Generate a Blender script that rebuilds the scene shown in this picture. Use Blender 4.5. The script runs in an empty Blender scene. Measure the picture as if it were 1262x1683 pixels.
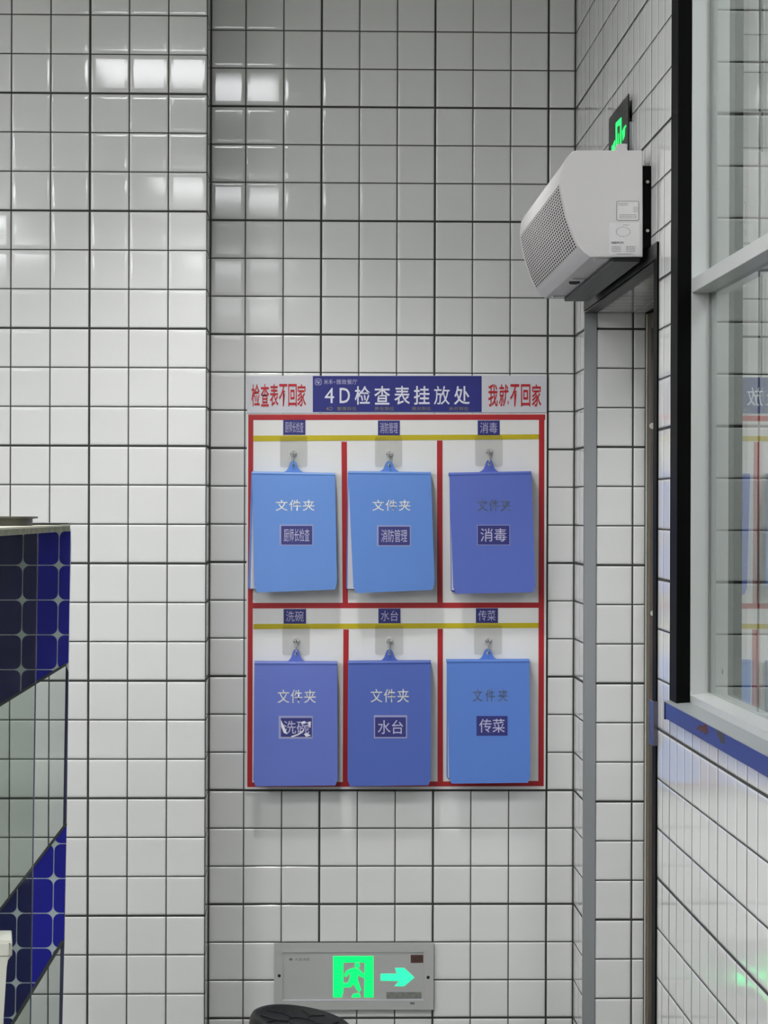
import bpy, bmesh, math, random
from mathutils import Vector, Matrix

random.seed(7)
SC = bpy.context.scene
COL = SC.collection

# ------------------------------------------------------------------ camera
F, W, H = 4300.0, 1262.0, 1683.0
CAM = Vector((0.0, -6.892, 1.5))
YAW, PITCH, ROLL = 0.0286, 0.0002, 0.0031
fw = Vector((math.sin(YAW) * math.cos(PITCH), math.cos(YAW) * math.cos(PITCH), math.sin(PITCH)))
r0 = fw.cross(Vector((0, 0, 1))).normalized()
u0 = r0.cross(fw)
RT = r0 * math.cos(ROLL) + u0 * math.sin(ROLL)
UP = u0 * math.cos(ROLL) - r0 * math.sin(ROLL)
cd = bpy.data.cameras.new('camera')
cd.sensor_fit = 'VERTICAL'
cd.sensor_height = 36.0
cd.lens = F / H * 36.0
cd.clip_start = 0.05
cam = bpy.data.objects.new('camera', cd)
COL.objects.link(cam)
cam.matrix_world = Matrix(((RT.x, UP.x, -fw.x, CAM.x), (RT.y, UP.y, -fw.y, CAM.y), (RT.z, UP.z, -fw.z, CAM.z), (0, 0, 0, 1)))
SC.camera = cam
# ------------------------------------------------------------------ world, light levels
wd = bpy.data.worlds.new('world')
SC.world = wd
wd.use_nodes = True
wd.node_tree.nodes['Background'].inputs[0].default_value = (0.8, 0.85, 0.9, 1)
wd.node_tree.nodes['Background'].inputs[1].default_value = 0.12
CEIL = 3.05
DOWN_W = 33.0
LAMP_POWER, FILL_POWER = 5.0, 8.3
PANEL_SPOTS = [(-0.435, -2.67), (-0.435, -5.85), (-0.435, -9.2), (-0.435, -12.4),
               (-1.9, -2.67), (-1.9, -5.85), (-1.9, -9.2),
               (-3.3, -2.67), (-3.3, -5.85), (-3.3, -9.2), (-1.9, -4.3), (-3.3, -4.3), (-1.9, -7.5), (-3.3, -7.5)]  # middle and left rows are unseen panels added to brighten the walls
SC.view_settings.view_transform = 'Standard'
SC.view_settings.look = 'None'
SC.view_settings.gamma = 1.0
SC.view_settings.use_curve_mapping = False
SC.view_settings.exposure = 1.56
SC.cycles.max_bounces = 10
SC.cycles.transparent_max_bounces = 16
SC.cycles.caustics_reflective = False
SC.cycles.caustics_refractive = False


# ------------------------------------------------------------------ helpers
def ray(x, y):
    return RT * ((x - W / 2) / F) - UP * ((y - H / 2) / F) + fw


def py(x, y, Y=0.0):
    """point of the plane Y = const seen at photo pixel x, y"""
    d = ray(x, y)
    return CAM + d * ((Y - CAM.y) / d.y)


def pxx(x, y, X):
    d = ray(x, y)
    return CAM + d * ((X - CAM.x) / d.x)


WM = {}


def new(name, data=None, parent=None, loc=None, kind=None, label=None, cat=None, group=None):
    o = bpy.data.objects.new(name, data)
    COL.objects.link(o)
    m = Matrix.Identity(4)
    if parent is not None:
        o.parent = parent
        m = WM[parent.name].copy()
    if loc is not None:
        o.location = loc
        m = m @ Matrix.Translation(loc)
    WM[o.name] = m
    for k, v in (('kind', kind), ('label', label), ('category', cat), ('group', group)):
        if v:
            o[k] = v
    return o


def thing(name, label, cat, loc, group=None):
    return new(name, None, None, loc, None, label, cat, group)


def mesh_from(bm, name, mat, smooth=False):
    me = bpy.data.meshes.new(name)
    bmesh.ops.recalc_face_normals(bm, faces=bm.faces)
    bm.to_mesh(me)
    bm.free()
    me.materials.append(mat)
    if smooth:
        for p in me.polygons:
            p.use_smooth = True
    return me


def part(name, bm, mat, parent=None, smooth=False, autos=None, **kw):
    """bm in WORLD coordinates -> object under parent"""
    if parent is not None:
        bm.transform(WM[parent.name].inverted())
    me = mesh_from(bm, name, mat, smooth)
    if autos:
        me.set_sharp_from_angle(angle=math.radians(autos))
    return new(name, me, parent, **kw)


def box(bm, x0, x1, y0, y1, z0, z1, bev=0.0, seg=2):
    t = bmesh.new()
    vs = [t.verts.new((x, y, z)) for x in (x0, x1) for y in (y0, y1) for z in (z0, z1)]
    for f in ((0, 1, 3, 2), (4, 6, 7, 5), (0, 4, 5, 1), (2, 3, 7, 6), (0, 2, 6, 4), (1, 5, 7, 3)):
        t.faces.new([vs[i] for i in f])
    if bev > 0:
        bmesh.ops.bevel(t, geom=t.edges[:], offset=bev, segments=seg, affect='EDGES', profile=0.5)
    merge(bm, t)
    return bm


def merge(bm, t):
    me = bpy.data.meshes.new('tmp')
    t.to_mesh(me)
    t.free()
    bm.from_mesh(me)
    bpy.data.meshes.remove(me)


def bx(*a, **k):
    return box(bmesh.new(), *a, **k)


def prism(bm, pts, d):
    """closed polygon pts (Vectors) extruded by vector d"""
    d = Vector(d)
    a = [bm.verts.new(Vector(p)) for p in pts]
    b = [bm.verts.new(Vector(p) + d) for p in pts]
    bm.faces.new(a)
    bm.faces.new(list(reversed(b)))
    n = len(pts)
    for i in range(n):
        bm.faces.new((a[i], b[i], b[(i + 1) % n], a[(i + 1) % n]))
    return bm


def lathe(bm, prof, c, axis=Vector((0, 0, 1)), n=32):
    """prof: list of (radius, height) about axis through c"""
    q = Vector((0, 0, 1)).rotation_difference(axis.normalized())
    rings = []
    for r, h in prof:
        if r < 1e-6:
            rings.append([bm.verts.new(Vector(c) + q @ Vector((0, 0, h)))])
        else:
            rings.append([bm.verts.new(Vector(c) + q @ Vector((r * math.cos(2 * math.pi * k / n), r * math.sin(2 * math.pi * k / n), h))) for k in range(n)])
    for A, B in zip(rings, rings[1:]):
        for k in range(n):
            k2 = (k + 1) % n
            if len(A) == 1 and len(B) == 1:
                continue
            if len(A) == 1:
                bm.faces.new((A[0], B[k], B[k2]))
            elif len(B) == 1:
                bm.faces.new((A[k], B[0], A[k2]))
            else:
                bm.faces.new((A[k], B[k], B[k2], A[k2]))
    return bm


def tube(bm, pts, r, n=8):
    pts = [Vector(p) for p in pts]
    rings = []
    for i, p in enumerate(pts):
        d = (pts[min(i + 1, len(pts) - 1)] - pts[max(i - 1, 0)]).normalized()
        a = d.orthogonal().normalized() if i == 0 else (pa - d * pa.dot(d)).normalized()
        pa = a
        b = d.cross(a)
        rings.append([bm.verts.new(p + (a * math.cos(t) + b * math.sin(t)) * r) for t in [2 * math.pi * k / n for k in range(n)]])
    for A, B in zip(rings, rings[1:]):
        for k in range(n):
            bm.faces.new((A[k], A[(k + 1) % n], B[(k + 1) % n], B[k]))
    bm.faces.new(rings[0][::-1])
    bm.faces.new(rings[-1])
    return bm


def curve_mesh(polys, extrude=0.0, bevel=0.0):
    """2D outlines (with holes) -> bmesh in the XY plane"""
    c = bpy.data.curves.new('c', 'CURVE')
    c.dimensions = '2D'
    c.fill_mode = 'BOTH'
    c.extrude = extrude
    c.bevel_depth = bevel
    for p in polys:
        s = c.splines.new('POLY')
        s.points.add(len(p) - 1)
        for q, a in zip(s.points, p):
            q.co = (a[0], a[1], 0, 1)
        s.use_cyclic_u = True
    o = bpy.data.objects.new('c', c)
    COL.objects.link(o)
    bpy.context.view_layer.update()
    me = bpy.data.meshes.new_from_object(o.evaluated_get(bpy.context.evaluated_depsgraph_get()))
    bm = bmesh.new()
    bm.from_mesh(me)
    bpy.data.objects.remove(o)
    bpy.data.curves.remove(c)
    bpy.data.meshes.remove(me)
    return bm


TXT = {}


def text_bm(s, bold=0.0, spacing=1.0):
    key = (s, bold, spacing)
    if key not in TXT:
        c = bpy.data.curves.new('t', 'FONT')
        c.body = s
        c.offset = bold
        c.space_character = spacing
        c.resolution_u = 3
        o = bpy.data.objects.new('t', c)
        COL.objects.link(o)
        bpy.context.view_layer.update()
        me = bpy.data.meshes.new_from_object(o.evaluated_get(bpy.context.evaluated_depsgraph_get()))
        bpy.data.objects.remove(o)
        bpy.data.curves.remove(c)
        TXT[key] = me
    bm = bmesh.new()
    bm.from_mesh(TXT[key])
    xs = [v.co.x for v in bm.verts]
    ys = [v.co.y for v in bm.verts]
    a, b, c_, d = min(xs), max(xs), min(ys), max(ys)
    for v in bm.verts:
        v.co = Vector(((v.co.x - a) / (b - a), (v.co.y - c_) / (d - c_), 0))
    return bm


def text(name, s, M, x0, y0, x1, y1, mat, parent, bold=0.0, spacing=1.0, **kw):
    """printed lettering filling photo box x0,y0 (top left) - x1,y1 on surface M(x, y)"""
    bm = text_bm(s, bold, spacing)
    for v in bm.verts:
        v.co = M(x0 + (x1 - x0) * v.co.x, y1 + (y0 - y1) * v.co.y)
    return part(name, bm, mat, parent, **kw)


def quadplate(bm, M, x0, y0, x1, y1, t=0.0006):
    p = [M(x0, y0), M(x1, y0), M(x1, y1), M(x0, y1)]
    return prism(bm, p, (0, t, 0))


# ------------------------------------------------------------------ materials
def lin(c):
    return tuple(((v / 255) / 12.92 if v / 255 < 0.04045 else ((v / 255 + 0.055) / 1.055) ** 2.4) for v in c) + (1,)


def mat(name, col, rough=0.5, metal=0.0, spec=0.5, emit=None, estr=0.0, noise=0.0, nscale=8.0, rnoise=0.0, bump=0.0, bscale=200.0, coat=0.0, percell=0.0, srgb=True):
    m = bpy.data.materials.new(name)
    m.use_nodes = True
    nt = m.node_tree
    b = nt.nodes['Principled BSDF']
    c = lin(col) if srgb else tuple(col) + (1,)
    b.inputs['Base Color'].default_value = c
    b.inputs['Roughness'].default_value = rough
    b.inputs['Metallic'].default_value = metal
    b.inputs['Specular IOR Level'].default_value = spec
    if coat:
        b.inputs['Coat Weight'].default_value = coat
        b.inputs['Coat Roughness'].default_value = 0.05
    if emit:
        b.inputs['Emission Color'].default_value = lin(emit)
        b.inputs['Emission Strength'].default_value = estr
    tc = nt.nodes.new('ShaderNodeTexCoord')
    if noise or percell:
        n = nt.nodes.new('ShaderNodeTexNoise')
        n.inputs['Scale'].default_value = nscale
        n.inputs['Detail'].default_value = 5
        nt.links.new(tc.outputs['Object'], n.inputs['Vector'])
        mr = nt.nodes.new('ShaderNodeMapRange')
        mr.inputs['From Min'].default_value = 0.3
        mr.inputs['From Max'].default_value = 0.7
        mr.inputs['To Min'].default_value = 1 - noise
        mr.inputs['To Max'].default_value = 1.0
        nt.links.new(n.outputs['Fac'], mr.inputs['Value'])
        src = mr.outputs[0]
        if percell:
            oi = nt.nodes.new('ShaderNodeObjectInfo')
            m2 = nt.nodes.new('ShaderNodeMapRange')
            m2.inputs['To Min'].default_value = 1 - percell
            m2.inputs['To Max'].default_value = 1
            nt.links.new(oi.outputs['Random'], m2.inputs['Value'])
            mm = nt.nodes.new('ShaderNodeMath')
            mm.operation = 'MULTIPLY'
            nt.links.new(src, mm.inputs[0])
            nt.links.new(m2.outputs[0], mm.inputs[1])
            src = mm.outputs[0]
        vm = nt.nodes.new('ShaderNodeVectorMath')
        vm.operation = 'SCALE'
        vm.inputs[0].default_value = c[:3]
        nt.links.new(src, vm.inputs['Scale'])
        nt.links.new(vm.outputs[0], b.inputs['Base Color'])
        if rnoise:
            m3 = nt.nodes.new('ShaderNodeMapRange')
            m3.inputs['From Min'].default_value = 0.3
            m3.inputs['From Max'].default_value = 0.7
            m3.inputs['To Min'].default_value = rough
            m3.inputs['To Max'].default_value = rough + rnoise
            nt.links.new(n.outputs['Fac'], m3.inputs['Value'])
            nt.links.new(m3.outputs[0], b.inputs['Roughness'])
    if bump:
        n2 = nt.nodes.new('ShaderNodeTexNoise')
        n2.inputs['Scale'].default_value = bscale
        n2.inputs['Detail'].default_value = 3
        nt.links.new(tc.outputs['Object'], n2.inputs['Vector'])
        bp = nt.nodes.new('ShaderNodeBump')
        bp.inputs['Strength'].default_value = bump
        bp.inputs['Distance'].default_value = 0.001
        nt.links.new(n2.outputs['Fac'], bp.inputs['Height'])
        nt.links.new(bp.outputs[0], b.inputs['Normal'])
    return m


def brushed(name, col, rough=0.3, metal=1.0, scale=(2, 400, 400), amt=0.15):
    m = mat(name, col, rough, metal)
    nt = m.node_tree
    tc = nt.nodes.new('ShaderNodeTexCoord')
    mp = nt.nodes.new('ShaderNodeMapping')
    mp.inputs['Scale'].default_value = scale
    n = nt.nodes.new('ShaderNodeTexNoise')
    n.inputs['Scale'].default_value = 1.0
    mr = nt.nodes.new('ShaderNodeMapRange')
    mr.inputs['To Min'].default_value = max(0.02, rough - amt)
    mr.inputs['To Max'].default_value = rough + amt
    nt.links.new(tc.outputs['Object'], mp.inputs[0])
    nt.links.new(mp.outputs[0], n.inputs['Vector'])
    nt.links.new(n.outputs['Fac'], mr.inputs['Value'])
    nt.links.new(mr.outputs[0], nt.nodes['Principled BSDF'].inputs['Roughness'])
    return m


def glass(name, tint=(0.93, 0.96, 0.94), f0=0.04, rough=0.0):
    """clear sheet: Schlick reflection over a tinted transparent body"""
    m = bpy.data.materials.new(name)
    m.use_nodes = True
    nt = m.node_tree
    nt.nodes.clear()
    out = nt.nodes.new('ShaderNodeOutputMaterial')
    tr = nt.nodes.new('ShaderNodeBsdfTransparent')
    tr.inputs[0].default_value = tuple(tint) + (1,)
    gl = nt.nodes.new('ShaderNodeBsdfGlossy')
    gl.inputs['Roughness'].default_value = rough
    lw = nt.nodes.new('ShaderNodeLayerWeight')
    lw.inputs[0].default_value = 0.5
    p = nt.nodes.new('ShaderNodeMath')
    p.operation = 'POWER'
    p.inputs[1].default_value = 5.0
    ma = nt.nodes.new('ShaderNodeMath')
    ma.operation = 'MULTIPLY_ADD'
    ma.inputs[1].default_value = 1 - f0
    ma.inputs[2].default_value = f0
    mx = nt.nodes.new('ShaderNodeMixShader')
    nt.links.new(lw.outputs['Facing'], p.inputs[0])
    nt.links.new(p.outputs[0], ma.inputs[0])
    nt.links.new(ma.outputs[0], mx.inputs[0])
    nt.links.new(tr.outputs[0], mx.inputs[1])
    nt.links.new(gl.outputs[0], mx.inputs[2])
    nt.links.new(mx.outputs[0], out.inputs[0])
    return m


M = {
    'tile': mat('glazed_white_tile', (226, 226, 224), 0.05, noise=0.03, nscale=6, percell=0.03, rnoise=0.03),
    'grout': mat('dark_grout', (62, 62, 60), 0.9, noise=0.25, nscale=60),
    'paint': mat('white_ceiling_paint', (225, 225, 222), 0.8, noise=0.04),
    'floor': mat('grey_floor_tile', (104, 102, 98), 0.35, noise=0.15),
    'steel': brushed('brushed_steel', (168, 172, 174), 0.42, 0.5, (400, 400, 3)),
    'darksteel': brushed('dark_steel', (34, 34, 34), 0.45, 0.3, (400, 3, 400), 0.1),
    'black': mat('black_gloss_metal', (12, 12, 12), 0.5, noise=0.25, nscale=5, spec=0.04),
    'brown': mat('brown_door_frame', (98, 88, 78), 0.45, noise=0.25, nscale=12),
    'pvc': mat('white_window_frame', (190, 192, 190), 0.3, noise=0.03),
    'wglass': glass('window_glass'),
    'pglass': glass('screen_glass', (0.79, 0.82, 0.80)),
    'tint': glass('smoked_glass', (0.86, 0.88, 0.86), 0.02),
    'dark': mat('dark_void', (12, 12, 12), 0.8, noise=0.2),
    'board': mat('white_board_plastic', (232, 231, 227), 0.4, noise=0.03, nscale=3),
    'head': mat('white_header_print', (208, 208, 214), 0.3, noise=0.02),
    'navy': mat('navy_print', (46, 50, 128), 0.3, noise=0.05, nscale=10),
    'navyl': mat('navy_sticker', (52, 54, 122), 0.3, noise=0.05, nscale=30),
    'red': mat('red_tape', (180, 36, 42), 0.4, noise=0.1, nscale=15),
    'redp': mat('red_print', (186, 30, 40), 0.4, noise=0.05),
    'yellow': mat('yellow_tape', (200, 182, 22), 0.4, noise=0.08, nscale=15),
    'whitep': mat('white_print', (226, 226, 236), 0.4, noise=0.02),
    'lilac': mat('pale_lilac_print', (186, 184, 214), 0.4, noise=0.02),
    'dullp': mat('dull_gold_print', (140, 134, 92), 0.4, noise=0.02),
    'film': glass('clear_sticky_film', (0.88, 0.88, 0.87), 0.05, 0.05),
    'filmedge': mat('clear_film_edge', (160, 162, 200), 0.25, noise=0.05),
    'foil': mat('silver_foil', (238, 238, 232), 0.3, 0.35, noise=0.25, nscale=60),
    'dfoil': mat('dull_silver_foil', (118, 128, 150), 0.3, 0.5, noise=0.35, nscale=60),  # same foil away from the glare, missing reflection put into its colour
    'paper': mat('white_paper', (215, 215, 225), 0.7, noise=0.02),
    'chrome': mat('chrome_wire', (150, 150, 150), 0.2, 1.0, noise=0.1),
    'clear': mat('clear_plastic_boss', (205, 205, 200), 0.12, noise=0.02, spec=0.7),
    'curtain': mat('white_enamel_steel', (212, 209, 209), 0.32, noise=0.02, nscale=4),
    'greyp': mat('grey_print', (120, 120, 120), 0.5, noise=0.05),
    'blackp': mat('black_print', (40, 40, 42), 0.5, noise=0.05),
    'label': mat('pale_label', (222, 220, 220), 0.35, noise=0.02),
    'plate': brushed('brushed_aluminium', (200, 200, 198), 0.42, 0.4, (3, 400, 400)),
    'green': mat('green_lit_sign', (10, 120, 60), 0.4, emit=(0, 255, 96), estr=0.62, noise=0.02),
    'cyan': mat('cyan_lit_arrow', (20, 120, 90), 0.4, emit=(41, 255, 147), estr=0.62, noise=0.02),
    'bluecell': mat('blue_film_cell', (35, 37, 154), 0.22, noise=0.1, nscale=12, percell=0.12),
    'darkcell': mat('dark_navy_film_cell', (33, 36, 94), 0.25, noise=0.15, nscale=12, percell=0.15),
    'filmback': mat('grey_green_film', (186, 198, 200), 0.35, noise=0.08, nscale=20),
    'edge': mat('dark_edge_strip', (62, 66, 62), 0.4, noise=0.3, nscale=40),
    'bedge': mat('blue_grey_glass_edge', (66, 68, 92), 0.25, noise=0.2, nscale=20),
    'slab': mat('pale_stone_slab', (206, 204, 186), 0.6, noise=0.12, nscale=40, spec=0.2),
    'slabedge': mat('mottled_slab_edge', (146, 146, 128), 0.7, noise=0.45, nscale=45, spec=0.15),
    'tin': mat('dull_grey_tin', (112, 110, 98), 0.45, 0.4, noise=0.15, nscale=20),
    'cream': mat('cream_enamel', (196, 196, 184), 0.4, noise=0.05),
    'rubber': mat('black_plastic', (30, 30, 28), 0.5, noise=0.15, nscale=30, bump=0.1, spec=0.3),
    'band': mat('blue_glossy_band', (40, 54, 122), 0.2, noise=0.25, nscale=5),
    'mark': mat('dark_red_mark', (72, 12, 16), 0.6, noise=0.2, nscale=60),
    'lock': brushed('bluish_steel', (110, 108, 125), 0.2, 0.9, (3, 3, 400), 0.08),
    'lamp': mat('led_diffuser', (240, 240, 240), 0.5, emit=(250, 252, 255), estr=LAMP_POWER, noise=0.01),
    'lamp2': mat('bright_led_diffuser', (240, 240, 240), 0.5, emit=(250, 252, 255), estr=FILL_POWER, noise=0.01),  # for the added fill panels only
    'holo': mat('brown_hologram_sticker', (96, 70, 62), 0.3, noise=0.6, nscale=90),
    'smear': mat('grey_smudged_label', (138, 138, 132), 0.45, noise=0.35, nscale=120),
}
FOLD = {
    'sky': mat('sky_blue_folder_plastic', (98, 142, 212), 0.42, noise=0.04, nscale=6, bump=0.12, bscale=900),
    'sky2': mat('mid_blue_folder_plastic', (92, 136, 208), 0.42, noise=0.04, nscale=6, bump=0.12, bscale=900),
    'per': mat('periwinkle_folder_plastic', (88, 108, 190), 0.42, noise=0.04, nscale=6, bump=0.12, bscale=900),
    'per2': mat('violet_blue_folder_plastic', (98, 116, 196), 0.42, noise=0.04, nscale=6, bump=0.12, bscale=900),
    'roy': mat('royal_blue_folder_plastic', (78, 102, 182), 0.42, noise=0.04, nscale=6, bump=0.12, bscale=900),
    'azu': mat('azure_folder_plastic', (88, 128, 206), 0.42, noise=0.04, nscale=6, bump=0.12, bscale=900),
}

# ------------------------------------------------------------------ tiles
TH = 0.0025          # tile thickness in front of the grout bed
TILE_MESH = {}


def tile_mesh(w, h):
    key = (round(w, 3), round(h, 3))
    if key in TILE_MESH:
        return TILE_MESH[key]
    bm = bmesh.new()

    def cs(s):
        e = s / 2
        i, j = min(0.0115, s * 0.3), min(0.0045, s * 0.12)
        return [-e, -e + 0.0006, -e + j, -e + i, e - i, e - j, e - 0.0006, e], [0, 1, 2, 3, 3, 2, 1, 0]
    xs, xi = cs(w)
    zs, zi = cs(h)
    dep = [TH, 0.00055, 0.00016, 0.0]     # distance behind the glazed face
    g = [[bm.verts.new((x, dep[min(a, b)], z)) for z, b in zip(zs, zi)] for x, a in zip(xs, xi)]
    for i in range(7):
        for j in range(7):
            f = bm.faces.new((g[i][j], g[i + 1][j], g[i + 1][j + 1], g[i][j + 1]))
            f.smooth = not (i == 3 and j == 3)
            f.material_index = 1 if i in (0, 6) or j in (0, 6) else 0
    me = bpy.data.meshes.new('tile')
    bm.to_mesh(me)
    bm.free()
    me.materials.append(M['tile'])
    me.materials.append(M['grout'])
    TILE_MESH[key] = me
    return me


ROW0 = 2.7679      # height of joint row 0, then every 100 mm down; wide joint every third


def joints(origin, step, lo, hi, wide0):
    """list of (a, b, edge gaps) cells between lo and hi"""
    n0 = math.floor((lo - origin) / step) - 1
    out = []
    n = n0
    while origin + n * step < hi:
        a, b = origin + n * step, origin + (n + 1) * step
        ga = 0.0021 if (n - wide0) % 3 == 0 else 0.0008
        gb = 0.0021 if (n + 1 - wide0) % 3 == 0 else 0.0008
        a2, b2 = max(a + ga, lo), min(b - gb, hi)
        if b2 - a2 > 0.008:
            out.append((a2, b2))
        n += 1
    return out


def tile_field(parent, cells, frame, limit):
    """cells: (u0,u1,z0,z1); frame(u) gives world position and rotation about Z. The largest in view are single tiles."""
    rec = []
    for u0, u1, z0, z1 in cells:
        p, rz = frame((u0 + u1) / 2)
        p = Vector((p[0], p[1], (z0 + z1) / 2))
        n = Vector((math.sin(rz), -math.cos(rz), 0))
        d = p - CAM
        dist = d.length
        cosn = max(0.0, -d.dot(n) / dist)
        q = d / d.dot(fw)
        x, y = W / 2 + F * q.dot(RT), H / 2 - F * q.dot(UP)
        vis = d.dot(fw) > 0 and -40 < x < W + 40 and -40 < y < H + 40
        area = (u1 - u0) * (z1 - z0) * cosn / dist ** 2 * (1 if vis else 0.0001)
        rec.append((area, p, rz, u1 - u0, z1 - z0))
    rec.sort(key=lambda r: -r[0])
    inv = WM[parent.name].inverted()
    for a, p, rz, w, h in rec[:limit]:
        me = tile_mesh(w, h)
        o = new('tile', me, parent)
        tilt = Matrix.Rotation(random.gauss(0, 0.0011), 4, 'X') @ Matrix.Rotation(random.gauss(0, 0.0011), 4, 'Z')
        o.matrix_basis = inv @ Matrix.Translation(p) @ Matrix.Rotation(rz, 4, 'Z') @ tilt
    rest = rec[limit:]
    if rest:
        bm = bmesh.new()
        for a, p, rz, w, h in rest:
            t = bmesh.new()
            t.from_mesh(tile_mesh(w, h))
            t.transform(inv @ Matrix.Translation(p) @ Matrix.Rotation(rz, 4, 'Z'))
            merge(bm, t)
        me = bpy.data.meshes.new('tile_field')
        bm.to_mesh(me)
        bm.free()
        me.materials.append(M['tile'])
        me.materials.append(M['grout'])
        new('tile_field', me, parent, kind='stuff')


def cells(us, vs, holes=()):
    out = []
    for a, b in us:
        for c, d in vs:
            parts_ = [(a, b, c, d)]
            for (h0, h1, k0, k1) in holes:
                nxt = []
                for (p, q, r, s) in parts_:
                    if q <= h0 or p >= h1 or s <= k0 or r >= k1:
                        nxt.append((p, q, r, s))
                        continue
                    if p < h0: nxt.append((p, h0, r, s))
                    if q > h1: nxt.append((h1, q, r, s))
                    if r < k0: nxt.append((max(p, h0), min(q, h1), r, k0))
                    if s > k1: nxt.append((max(p, h0), min(q, h1), k1, s))
                parts_ = nxt
            out += [x for x in parts_ if x[1] - x[0] > 0.008 and x[3] - x[2] > 0.008]
    return out


XR = 0.70           # right wall face
PY = -0.1945        # face of the projecting left wall
XP = -0.262
DY0, DY1, DZ = -0.27, -1.605, 2.01      # door opening
WY0, WY1, WZ0, WZ1 = -1.835, -3.6, 1.105, 3.0   # window opening
LX, BY = -4.2, -15.0                   # far sides of the room
rows = joints(ROW0, 0.1, 0.005, CEIL - 0.002, 1)

# floor and ceiling
part('floor', bx(LX - 0.1, 3.0, BY - 0.1, 0.15, -0.1, 0), M['floor'], kind='structure')
part('ceiling', bx(LX - 0.1, 3.0, BY - 0.1, 0.15, CEIL, CEIL + 0.1), M['paint'], kind='structure')

# back wall
wb = part('wall_back', bx(XP - 0.25, 3.0, TH - 0.001, 0.15, 0, CEIL), M['grout'], kind='structure')
cols = joints(-0.170, 0.0998, XP + 0.002, XR - 0.002, 2)
tile_field(wb, cells(cols, rows), lambda u: ((u, 0, 0), 0), 300)
# the projecting wall on the left, front and side face
wl = part('wall_left_projection', bx(LX, XP - TH + 0.001, PY + TH - 0.001, 0.14, 0, CEIL), M['grout'], kind='structure')
cols = joints(-0.762, 0.1, -1.9, XP - 0.001, 2)
tile_field(wl, cells(cols, rows), lambda u: ((u, PY, 0), 0), 230)
side = joints(PY, 0.1, PY + 0.005, -0.002, 0)
tile_field(wl, cells(side, rows), lambda u: ((XP, u, 0), math.pi / 2), 60)
bm = bmesh.new()
box(bm, LX, -1.905, PY, PY + TH, 0, CEIL)
part('tile_plain_field', bm, M['tile'], wl, kind='stuff')

# right wall, 250 mm thick, with door and window openings
bm = bmesh.new()
x0, x1 = XR + TH - 0.001, XR + 0.25
box(bm, x0, x1, DY0 + TH - 0.001, 0.15, 0, CEIL)
box(bm, x0, x1, DY1, DY0 + TH - 0.001, DZ + 0.003, CEIL)
box(bm, x0, x1, WY0 - 0.05 + TH, DY1, 0, CEIL)
box(bm, x0, x1, WY1, WY0 - 0.05 + TH, 0, WZ0)
box(bm, x0, x1, WY1, WY0 - 0.05 + TH, WZ1, CEIL)
box(bm, x0, x1, BY, WY1, 0, CEIL)
wr = part('wall_right', bm, M['grout'], kind='structure')
us = [(a, b) for a, b in joints(-0.03, 0.1, WY1 - 0.6, -0.003, 0)]
cc = cells(us, rows, holes=[(DY1 - 0.052, DY0, -1, DZ + 0.033), (WY1, WY0, WZ0 - 0.005, 9)])
cc = [(a, b, c, d, 'w') for a, b, c, d in cc]
tile_field(wr, [c[:4] for c in cc], lambda u: ((XR, u, 0), -math.pi / 2), 215)
# door reveal (faces the camera), soffit, window reveal behind the glass
rv = [(0.7285, 0.8195), (0.8225, 0.852)]
tile_field(wr, cells(rv, rows, holes=[(-9, 9, DZ, 9)]), lambda u: ((u, DY0, 0), 0), 50)
wrv = [(0.775, 0.862), (0.865, 0.948)]
tile_field(wr, cells(wrv, rows, holes=[(-9, 9, -1, WZ0), (-9, 9, WZ1, 9)]), lambda u: ((u, WY0 - 0.05, 0), 0), 35)
bm = bmesh.new()
for a, b in joints(-0.03, 0.1, DY1 + 0.03, DY0 - 0.003, 0):
    for c, d in rv:
        box(bm, c, d, a, b, DZ - 0.001, DZ + 0.004, 0.0008, 1)
part('soffit_tile', bm, M['tile'], wr, kind='stuff')
part('plain_lining', bx(XR, XR + TH, BY, WY1 - 0.605, 0, CEIL), M['tile'], wr, kind='stuff')

part('wall_left', bx(LX - 0.1, LX, BY, 0, 0, CEIL), M['paint'], kind='structure')
part('wall_rear', bx(LX, 3.0, BY - 0.1, BY, 0, CEIL), M['paint'], kind='structure')
part('wall_corridor', bx(2.4, 2.5, BY, 0.15, 0, CEIL), M['paint'], kind='structure')

# steel edge trims round the door opening
tr = new('trim_1', None, None, (XR, DY0, 0), kind='structure')
bm = bx(XR - 0.003, XR + 0.028, DY0 - 0.0025, DY0 + 0.001, 0, DZ)
box(bm, XR - 0.003, XR, DY0 - 0.002, DY0 + 0.012, 0, DZ + 0.03)
part('jamb_strip', bm, M['steel'], tr)
bm = bx(XR - 0.004, XR + 0.0, DY1 - 0.052, DY0 + 0.012, DZ + 0.003, DZ + 0.036)
box(bm, XR - 0.004, XR + 0.028, DY1, DY0, DZ - 0.003, DZ + 0.0)
part('header_strip', bm, M['darksteel'], tr)
bm = bx(XR - 0.003, XR + 0.0, DY1 - 0.052, DY1, 0, DZ + 0.034)
box(bm, XR - 0.003, XR + 0.012, DY1 - 0.002, DY1 + 0.002, 0, DZ)
part('near_strip', bm, M['black'], tr)
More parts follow.
